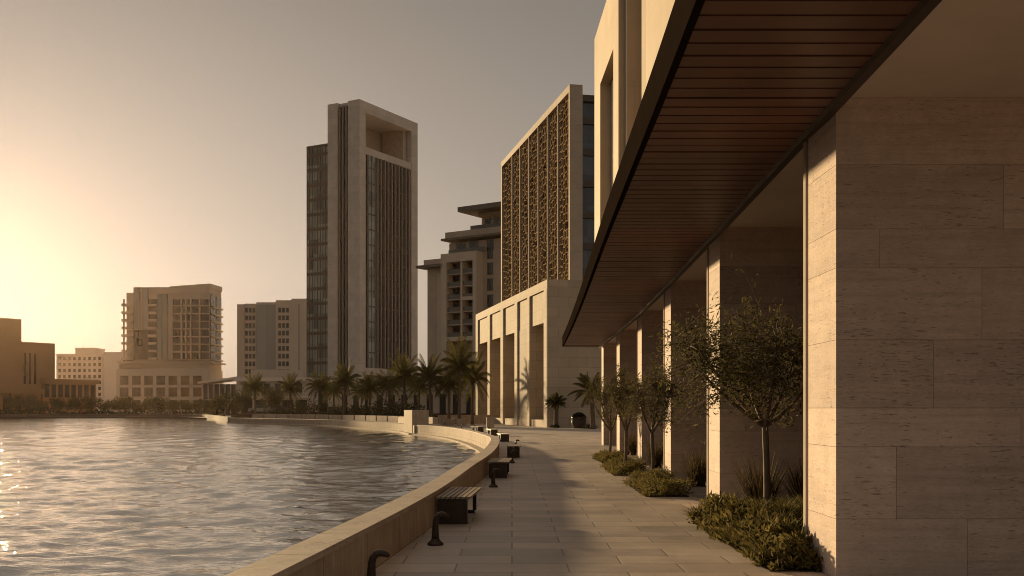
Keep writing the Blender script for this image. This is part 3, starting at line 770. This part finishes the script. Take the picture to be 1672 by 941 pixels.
# ------------------------------------------------------------------ lattice screen building
sb = thing('screen_building', 'tall block with a bronze lattice screen in a pale stone frame above the podium', 'building', (6.2,112,0), rzP)
ZT = 36.7; LX = 36.4; ribs = [.45,5.22,9.86,14.48,19.45,24.51,29.3,35.9]
m = MB(); m.box(-.0, .42, -1.45, 0, 0, ZT); m.box(.42, LX, -1.45, 0, ZT-.75, ZT); m.box(LX-.5, LX, -1.45, 0, 0, ZT-.751)
m.build('frame', M['screen_frame'], sb)
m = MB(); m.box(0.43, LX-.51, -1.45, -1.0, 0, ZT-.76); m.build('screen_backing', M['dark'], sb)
r = random.Random(2); rib = MB()
for x in ribs[1:-1]: rib.box(x-.07, x+.07, -.98, -.012, 8, ZT-.76)
each(rib, 'rib', M['screen_frame'], sb)
for k in range(7):
    a, b = ribs[k]+.14, ribs[k+1]-.14; m = MB(); nc = 5; cw = (b-a)/nc
    ph = [r.uniform(0, 1) for _ in range(nc)]
    for c in range(nc):
        x0 = a+c*cw; z = 9+r.uniform(0,1)
        while z < ZT-1.2:
            tl = r.uniform(-.09, .09); h = .13; o = r.uniform(.0, .10); jx = r.uniform(-.07,.07)
            m.hexa([(x0+.02,-.95,z-tl),(x0+cw-.02,-.95,z+tl),(x0+cw-.02,-.10-o,z+tl),(x0+.02,-.10-o,z-tl)],
                   [(x0+.02,-.95,z-tl+h),(x0+cw-.02,-.95,z+tl+h),(x0+cw-.02,-.10-o,z+tl+h),(x0+.02,-.10-o,z-tl+h)])
            st = r.uniform(.70, 1.0); z1 = min(z+st, ZT-.9)
            if r.random() < .95:
                xx = x0+cw*r.choice([.06,.06,.06,.5])+jx*.4
                m.hexa([(xx-.055,-.93,z+h),(xx+.055,-.93,z+h),(xx+.055,-.14-o,z+h),(xx-.055,-.14-o,z+h)],
                       [(xx+jx-.055,-.93,z1+tl*.5),(xx+jx+.055,-.93,z1+tl*.5),(xx+jx+.055,-.14-o,z1+tl*.5),(xx+jx-.055,-.14-o,z1+tl*.5)])
            z = z1
    m.build('lattice', M['lattice'], sb)
# glazed end wall behind the frame pilaster, facing the camera
m = MB(); m.box(.8, LX-.6, -22, -1.46, 0, ZT-1.6); m.build('core', M['screen_frame'], sb)
m = MB(); m.box(.55, .79, -21, -1.5, 0, ZT-1.7); m.build('end_glazing', glass('end_glass', (.05,.06,.075), .08, (1.6,3.4), .6), sb)
m = MB()
for k in range(10): m.box(.30, .54, -21, -1.5, 2+k*3.4, 2.75+k*3.4)
for k in range(9): m.box(.40, .545, -3.1-k*2, -3.0-k*2, 1, ZT-1.75)
m.box(.1, .8, -21.5, -1.47, ZT-1.68, ZT-1.0); m.build('floor_bands', M['mullion'], sb)

# ------------------------------------------------------------------ framed tower
tw_ = thing('office_tower', 'tall stone framed office tower with an open rectangular crown', 'tower', (-43.95,300,-.875), math.atan2(.8725,.4886)); tw_.scale = (1.5,)*3
H = 61.3; LU, LV = 19.7, 7.78
# local x along the right face (outside y < 0), local y along the left face (outside x < 0)
m = MB(); m.box(0, 1.95, .0, 2.8, 0, H)                                  # corner pier
m.box(0, 1.95, 5.35, LV, 0, H)                                           # left pier
m.box(17.45, LU, 0, LV, 0, H)                                            # far pier
m.box(1.95, 17.45, 0, 2.8, 59.15, H); m.box(.0+.6, 17.45, 2.8, LV, 59.4, H-.05)   # lintel and crown roof
m.build('frame', M['tower_stone'], tw_)
m = MB(); m.box(1.951, 17.449, .45, LV-.2, 0, 51.2); m.box(1.951, 17.449, .12, .449, 0, 9.75); m.build('core', M['mullion'], tw_)
m = MB(); m.box(1.95, 17.449, .12, LV, 51.21, 52.6); m.box(1.952, 17.449, .08, .449, 8.35, 9.752); each(m, 'crown_sill', M['tower_stone'], tw_)
m = MB(); m.box(6.5, 17.449, LV-.7, LV-.2, 52.61, 59.39); m.box(2.2, 3.0, LV-.7, LV-.2, 52.61, 59.39); m.box(3.8, 4.1, LV-.7, LV-.2, 52.61, 59.39); m.box(5.2,5.5,LV-.7,LV-.2,52.61,59.39)
m.box(16.2, 17.1, 1.2, 6.5, 52.61, 59.38); m.box(1.96, 6.5, LV-.7, LV-.2, 57.6, 59.39)
m.build('crown_wall', plain('crown_render', (.50,.40,.31), .8), tw_)
m = MB(); m.box(2.7, 17.2, .30, .449, 9.76, 51.2); m.build('glazing', M['tower_glass_d'], tw_)
m = MB(); m.box(3.0, 5.2, .24, .299, 9.77, 51.19); m.build('pale_glazing', M['tower_glass'], tw_)
fins = MB()
for k in range(10): x = 5.6+k*1.2; fins.box(x, x+.30, -.16, .298, 9.78, 51.18)
for x in (2.72, 2.98, 4.1, 5.2): fins.box(x, x+.08, .1, .239, 9.78, 51.18)
fins.build('fins', plain('tower_fins', (.30,.25,.21), .7, 0, spec=.1), tw_)
m = MB()
for k in range(13): m.box(2.7, 17.2, .2, .297, 12.6+k*3.0, 12.9+k*3.0)
m.build('floor_bands', M['mullion'], tw_)
m = MB(); m.box(.30, 1.9, 2.8, 5.35, 0, H-.8); m.build('strip_glazing', M['tower_glass_d'], tw_)
m = MB()
for k in range(3): y = 3.15+k*.82; m.box(.02, .299, y, y+.26, 0, H-.7)
m.build('strip_fins', plain('strip_fin', (.24,.20,.165), .7, 0), tw_)
m = MB(); m.box(1.6, 14, LV, 8.5, 0, 52.6); m.build('link_wall', M['mullion'], tw_)
wing = MB(); wing.box(1.2, 15, 8.5, 14.0, 7.6, 53.6); wg = wing.build('glass_wing', M['tower_glass'], tw_)
m = MB()
for k in range(16): m.box(1.08, 1.199, 8.5, 14.0, 7.6+k*2.95, 7.6+k*2.95+.62)
for k in range(9): y = 8.5+k*.68; m.box(1.05, 1.198, y, y+.055, 7.6, 53.6)
m.box(1.05, 15, 8.5, 14.02, 53.6, 54.1); m.build('wing_mullions', M['mullion'], wg)
m = MB(); m.box(1.6, 15, 8.6, 13.0, 0, 7.59); m.build('wing_base', M['dark'], tw_)
m = MB()
for k in range(5): x = 3.0+k*2.9; m.box(x, x+1.9, -.02+.10, .119, .4, 6.6)
each(m, 'shopfront', M['tower_glass_d'], tw_)

# ------------------------------------------------------------------ apartment block
rb_ = thing('apartment_block', 'stepped apartment block with stacked balconies and overhanging flat roofs', 'building', (-6.11,195,0), math.atan2(.557,-.83))
# local x to the left of the picture, outside at y > 0
m = MB(); m.box(-16, 8.0, -18, -1.2, 0, 33.6); m.box(-16, 1.6, -18, -3.0, 33.6, 38.2); m.box(8.8, 12.63, -14, -.3, 0, 29.4); m.box(8.0, 8.8, -14, -2.2, 0, 29)
wl = m.build('wall', M['resid'], rb_)
m = MB(); m.box(7.08, 8.39, -1.19, 1.0, 0, 31.3); m.box(0, .85, -1.19, 1.0, 0, 31.3); m.box(.85, 7.08, -1.19, 1.0, 29.6, 31.3); m.box(.85, 7.08, .2, 1.0, 14.6, 15.4); m.box(3.4,3.75,-.6,.9,15.4,29.6); m.box(.85,3.4,.1,.95,22.2,22.9)
m.build('balcony_frame', M['resid_light'], rb_)
m = MB(); m.box(-16, 8.0, -18.3, .1, 34.3, 35.5); m.box(8.3, 13.0, -14.3, .4, 29.5, 30.6); m.build('cornice', M['resid'], rb_)
m = MB(); m.box(-17, 4.2, -19, 1.2, 38.9, 39.8); m.box(-16.8, 8.6, -18.6, .7, 33.9, 34.29); m.box(8.2, 14.2, -15, 1.4, 29.0, 29.49); m.build('roof', M['roofslab'], rb_)
m = MB(); m.box(-15, 1.9, -18, -2.2, 38.2, 38.89); m.build('penthouse_beam', M['resid'], rb_)
def win(x0, x1, y, z0, z1, par=rb_, mt='win', fr='roofslab'):
    f = MB(); f.box(x0,x1,y,y+.06,z0,z1); o = f.build('window', M[mt], par)
    g = MB(); t = .09; g.box(x0-t,x1+t,y,y+.12,z1,z1+t); g.box(x0-t,x1+t,y,y+.14,z0-t,z0); xm = (x0+x1)/2; g.box(xm-.04,xm+.04,y+.061,y+.1,z0,z1)
    g.build('frame', M[fr], o)
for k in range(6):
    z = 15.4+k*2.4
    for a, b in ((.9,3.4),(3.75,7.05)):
        win(a+.05, b-.05, -1.18, z+.05, z+2.1)  # glazing widened across the recess back, its dark tone standing in for shade
        MB().box(a, b, -1.18, .6, z-.2, z).build('balcony', M['resid'], rb_)
        MB().box(a, b, .55, .6, z+.01, z+.85).build('railing', M['rail'], rb_)
for k in range(10): win(-2.3, -1.0, -1.19, 3+k*3.0, 5.1+k*3.0)
for k in range(10): win(-6.3, -4.6, -1.19, 3+k*3.0, 5.1+k*3.0)
for a, b in ((1.1,3.2),(4.0,6.2),(-2.4,-.9)): win(a, b, -1.19, 31.6, 33.4)
MB().box(-1, 7.6, -.5, -.45, 31.32, 32.2).build('railing', M['rail'], rb_)
for a, b in ((-.6,.9),(-3,-1.2)): win(a, b, -2.99, 35.6, 37.8)
MB().box(-5, 3, -1.3, -1.25, 35.5, 36.5).build('railing', M['rail'], rb_)
for k in range(4): win(.9+k*1.6, 2.2+k*1.6, -1.18, 1, 5)
m = MB(); m.box(9.2, 10.2, -.299, -.25, 1, 28); m.build('pilaster', M['resid_light'], rb_)
m = MB(); m.box(-16, 30, 5, 9, 0, 5.2); m.box(-16, 30.5, 4.6, 9.4, 5.2, 6.0); arc = m.build('arcade', M['resid'], rb_)
m = MB()
for k in range(14): m.box(-14+k*3, -12.6+k*3, 9.0, 9.03, .6, 4.4)
each(m, 'shopfront', M['dark'], arc)

# ------------------------------------------------------------------ far buildings across the water
def facade_grid(par, name, mat, x0, x1, z0, z1, nx, nz, fw, fh, y):
    """separate window parts, one shared mesh"""
    dx, dz = (x1-x0)/nx, (z1-z0)/nz
    o = MB().box(-dx*fw/2, dx*fw/2, 0, .12, -dz*fh/2, dz*fh/2).build(name, M[mat], par)
    L = [(x0+dx*(i+.5), y, z0+dz*(j+.5)) for j in range(nz) for i in range(nx)]
    o.location = L[0]; repeat(o, L[1:])
# hotel with balconies; front at y = 0, outside y < 0
ht = thing('hotel_building', 'pale twelve storey hotel with balcony bands on a two storey windowed podium', 'building', (at(200,400),400,0), 0)
m = MB(); m.box(1.2,33,.9,18,17,46.5); m.box(4,33.2,.6,17,46.5,48.6); m.build('wall', M['far_wall'], ht)
m = MB(); m.hexa([(18,.3,48.601),(33.5,.3,48.601),(33.5,17.3,48.601),(18,17.3,48.601)],[(18,.3,48.9),(33.5,.3,50.0),(33.5,17.3,50.6),(18,17.3,48.9)]); m.build('roof', M['far_wall'], ht)
m = MB()
for a, b in ((4.1,6.2),(7.4,9.8)): m.box(a, b, .2, .89, 32.5, 48.3)
for a, b in ((13.3,15.0),(15.3,17.0)): m.box(a, b, .2, .89, 20.8, 46)
each(m, 'glass_panel', M['far_panel'], ht)
m = MB(); m.box(4.1,9.8,.5,.89,20.8,32.2); m.box(33.01,33.3,2.5,8,20,46); m.box(33.01,33.3,10,16,20,46); each(m, 'dark_glazing', M['win'], ht)
for k in range(8):
    z = 20.6+k*2.94
    m = MB(); m.box(-.1, 4.1, -.9, 1.2, z, z+.35); m.box(-.1, 4.1, -.9, -.8, z+.35, z+.95); m.build('balcony', M['far_wall'], ht)
    MB().box(33.31,34.2,2,16.5,z,z+.5).build('balcony', M['far_wall'], ht)
    m = MB(); m.box(9.9,13.2,-.4,.89,z,z+.35); m.box(19,33.2,-.5,.89,z,z+.32); m.box(9.9,13.2,-.4,-.3,z+.35,z+.9); m.build('balcony', M['far_wall'], ht)
    m = MB(); m.box(9.9,13.2,.7,.88,z+.4,z+2.8); m.box(19.2,33.1,.6,.88,z+.4,z+2.8); each(m, 'glazing', M['win'], ht)
    m = MB()
    for x in (22.4, 24.1, 26, 29.4): m.box(x, x+.5, -.3, .59, z+.32, z+2.94)
    each(m, 'divider', M['far_wall'], ht)
m = MB(); m.box(0,.5,.5,1.2,17,44); m.box(17.3,18.8,.7,.89,20.6,46); each(m, 'corner_post', M['far_wall'], ht)
m = MB(); m.box(-1.5,35,-2,17,19.3,19.9); m.box(-1,33.5,-.5,16,17.2,19.29); m.build('terrace_slab', M['far_wall'], ht)
m = MB(); m.box(-1.2,34,-3,16,0,17); m.build('podium', M['far_wall'], ht)
for z in (3.2, 8.0, 12.5):
    facade_grid(ht, 'window', 'win', -.6, 32, z-2.0, z+2.4, 7, 1, .70, .78, -3.05)
# pale slab block behind the tower
sbk = thing('slab_block', 'plain pale slab block with two columns of windows left of the tower', 'building', (at(387,410),410,0), 0)
m = MB(); m.box(0,2.8,0,14,0,43); m.box(2.8,7.3,.6,14,0,43.3); m.box(7.3,15.2,1.2,14,0,43.9); m.box(15.2,21.4,.2,14,0,44.6); m.box(21.4,32,0,14,0,45.2); m.build('wall', M['far_wall'], sbk)
m = MB(); m.box(7.5,15.1,1.0,1.19,10,43); m.box(24,24.7,-.05,-.01,12,43); each(m, 'dark_glazing', M['far_panel'], sbk)
for a, b, y in ((2.9,7.2,.5),(16,20.6,.1)):
    facade_grid(sbk, 'window', 'win', a, b, 15, 42.2, 3, 9, .72, .62, y)
# low white building and glazed pavilion
lw = thing('low_building', 'low flat white two storey building behind the left terrace palms', 'building', (at(386,268),268,0), .0); lw.scale = (.925,)*3
m = MB(); m.box(0,21,0,12,0,10.5); m.box(3.6,16,1.5,12,10.5,12.9); m.build('wall', M['far_wall'], lw); m = MB(); m.box(-.5,21.5,-1.2,12,9.6,10.6); m.box(-.3,21,-1.6,0,5.0,5.5); m.build('roof', M['far_white'], lw)
facade_grid(lw, 'window', 'win', 1, 19, 6.2, 9.3, 6, 1, .55, .8, -.06)
facade_grid(lw, 'shopfront', 'dark', 1, 20, .5, 4.6, 5, 1, .8, .9, -.06)
gp = thing('glazed_pavilion', 'glazed pavilion with slim columns and a sloping pale roof by the water', 'building', (at(327,285),285,0), .12)
m = MB(); m.box(.6,9.6,1,10,0,8.6); m.build('glazing', M['win'], gp); m = MB()
for k in range(7): m.box(.4+k*1.5,.7+k*1.5,.3,.6,0,8.6)
m.box(.3,9.8,.2,.99,4.1,4.4); each(m, 'column', M['far_wall'], gp)
m = MB(); m.hexa([(-.6,-1,8.6),(10.4,-1,10.0),(10.4,11,10.0),(-.6,11,8.6)],[(-.6,-1,9.2),(10.4,-1,10.7),(10.4,11,10.7),(-.6,11,9.2)]); m.build('roof', M['far_white'], gp)
# brown block at the left edge
bb = thing('brown_block', 'plain brown stepped block backlit by the sun at the left edge', 'building', (-141.35,300,0), math.atan2(.846,.533))
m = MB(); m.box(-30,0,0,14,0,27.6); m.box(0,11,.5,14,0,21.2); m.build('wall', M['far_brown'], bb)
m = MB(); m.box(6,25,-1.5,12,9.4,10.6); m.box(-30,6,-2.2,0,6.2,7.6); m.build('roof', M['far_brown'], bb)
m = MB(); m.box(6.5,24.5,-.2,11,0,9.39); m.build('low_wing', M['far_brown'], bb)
m = MB()
for k in range(8): m.box(7.2+k*2.2,8.7+k*2.2,-.26,-.21,5.2,9.0)
for k in range(7): m.box(-20+k*3.6,-18+k*3.6,-.06,-.01,.5,5.4)
for x in (1.0,2.6,4.2): m.box(x,x+.7,.44,.49,9,18)
each(m, 'window', M['win'], bb)
m = MB()
for k in range(9): m.box(-26+k*3.6,-25.4+k*3.6,-1.9,-1.4,0,6.2)
each(m, 'column', M['far_brown'], bb)
# hazy white block far behind
wb = thing('white_block', 'hazy white block with small windows far behind the brown block', 'building', (at(92,600),600,0), 0)
m = MB(); m.box(0,12,0,14,0,33); m.box(11,22.5,-.3,14,0,36.4); m.box(22.5,27,0,14,0,33.4); m.box(27,42,.6,14,0,34.6); m.box(14,14.15,4,4.15,36.4,38.6); m.build('wall', M['far_white'], wb)
m = MB(); m.box(-.4,12,-.3,14,33,33.5); m.box(10.8,22.8,-.7,14,36.4,37); m.build('roof', M['far_white'], wb)
facade_grid(wb, 'window', 'win', .5, 26.5, 5, 32.5, 9, 8, .5, .55, -.40)

# ------------------------------------------------------------------ air, sky, sun, camera
SUN_AZ, SUN_EL = R(-28.8), R(6.9)
hz_ = MB(); hz_.box(-960, 960, -70, 1160, -2.3, 94)
hm = bpy.data.materials.new('haze'); hm.use_nodes = True; nt = hm.node_tree
nt.nodes.remove(nt.nodes['Principled BSDF']); pv = nt.nodes.new('ShaderNodeVolumePrincipled')
pv.inputs['Color'].default_value = (1.0, .72, .52, 1); pv.inputs['Density'].default_value = .000022; pv.inputs['Anisotropy'].default_value = .85
nt.links.new(pv.outputs[0], nt.nodes['Material Output'].inputs['Volume'])
ho = hz_.build('haze', hm); ho['kind'] = 'stuff'; ho['label'] = 'warm evening haze over the water'

w = bpy.data.worlds.new('World'); sc.world = w; w.use_nodes = True; nt = w.node_tree; bg = nt.nodes['Background']
sky = nt.nodes.new('ShaderNodeTexSky'); sky.sky_type = 'NISHITA'; sky.sun_disc = False
sky.sun_elevation = SUN_EL; sky.sun_rotation = SUN_AZ; sky.altitude = 0; sky.air_density = 1.0; sky.dust_density = 5.0; sky.ozone_density = 1.0
hs = nt.nodes.new('ShaderNodeHueSaturation'); hs.inputs['Saturation'].default_value = .55; nt.links.new(sky.outputs[0], hs.inputs['Color'])
mx = nt.nodes.new('ShaderNodeMixRGB'); mx.blend_type = 'MULTIPLY'; mx.inputs[0].default_value = 1; mx.inputs[2].default_value = (1.0, .88, .76, 1)
gm = nt.nodes.new('ShaderNodeGamma'); gm.inputs[1].default_value = .30; nt.links.new(hs.outputs[0], gm.inputs[0]); nt.links.new(gm.outputs[0], mx.inputs[1])
# bright aureole of the hazy sky round the sun, and a dimmed middle sky with added out-of-view brightness overhead for fill
tcw = nt.nodes.new('ShaderNodeTexCoord'); dt = nt.nodes.new('ShaderNodeVectorMath'); dt.operation = 'DOT_PRODUCT'
dt.inputs[1].default_value = (math.sin(SUN_AZ)*math.cos(SUN_EL), math.cos(SUN_AZ)*math.cos(SUN_EL), math.sin(SUN_EL))
nt.links.new(tcw.outputs['Generated'], dt.inputs[0])
mx0 = nt.nodes.new('ShaderNodeMath'); mx0.operation = 'MAXIMUM'; mx0.inputs[1].default_value = 0; nt.links.new(dt.outputs['Value'], mx0.inputs[0])
pw = nt.nodes.new('ShaderNodeMath'); pw.operation = 'POWER'; pw.inputs[1].default_value = 200; nt.links.new(mx0.outputs[0], pw.inputs[0])
au = nt.nodes.new('ShaderNodeMixRGB'); au.blend_type = 'ADD'; au.inputs[2].default_value = (.5, .36, .2, 1)
spz = nt.nodes.new('ShaderNodeSeparateXYZ'); nt.links.new(tcw.outputs['Generated'], spz.inputs[0])
rz = nt.nodes.new('ShaderNodeValToRGB'); e = rz.color_ramp.elements; nt.links.new(spz.outputs[2], rz.inputs[0])
e[0].position = .12; e[0].color = (1, 1, 1, 1); e[1].position = .36; e[1].color = (.66, .66, .67, 1); e2 = e.new(.85); e2.color = (.98, .97, .95, 1)
m2 = nt.nodes.new('ShaderNodeMixRGB'); m2.blend_type = 'MULTIPLY'; m2.inputs[0].default_value = 1
nt.links.new(mx.outputs[0], m2.inputs[1]); nt.links.new(rz.outputs[0], m2.inputs[2])
nt.links.new(pw.outputs[0], au.inputs[0]); nt.links.new(m2.outputs[0], au.inputs[1]); nt.links.new(au.outputs[0], bg.inputs[0]); bg.inputs[1].default_value = .107

sl_ = bpy.data.lights.new('sun', 'SUN'); sl_.energy = 3.0; sl_.angle = R(1.8); sl_.color = (1.0, .72, .38)
so = bpy.data.objects.new('sun', sl_); COL.objects.link(so)
d = Vector((math.sin(SUN_AZ)*math.cos(SUN_EL), math.cos(SUN_AZ)*math.cos(SUN_EL), math.sin(SUN_EL)))
so.rotation_euler = d.to_track_quat('Z', 'Y').to_euler()

cam = bpy.data.cameras.new('camera'); co = bpy.data.objects.new('camera', cam); COL.objects.link(co); sc.camera = co
co.location = (0, 0, EYE); co.rotation_euler = (R(90), 0, 0)
cam.sensor_width = 36; cam.lens = 36*1700/1672; cam.shift_y = 197.5/1672; cam.clip_start = .1; cam.clip_end = 4000
vs = sc.view_settings; vs.view_transform = 'Standard'; vs.look = 'None'; vs.gamma = 1; vs.use_curve_mapping = False; vs.exposure = 1.22
sc.render.engine = 'CYCLES'; cy = sc.cycles
cy.use_denoising = True; cy.use_adaptive_sampling = False; cy.filter_width = 1.05; cy.max_bounces = 10; cy.diffuse_bounces = 6; cy.glossy_bounces = 4; cy.transmission_bounces = 4; cy.volume_bounces = 1
cy.sample_clamp_indirect = 6; cy.caustics_reflective = False; cy.caustics_refractive = False
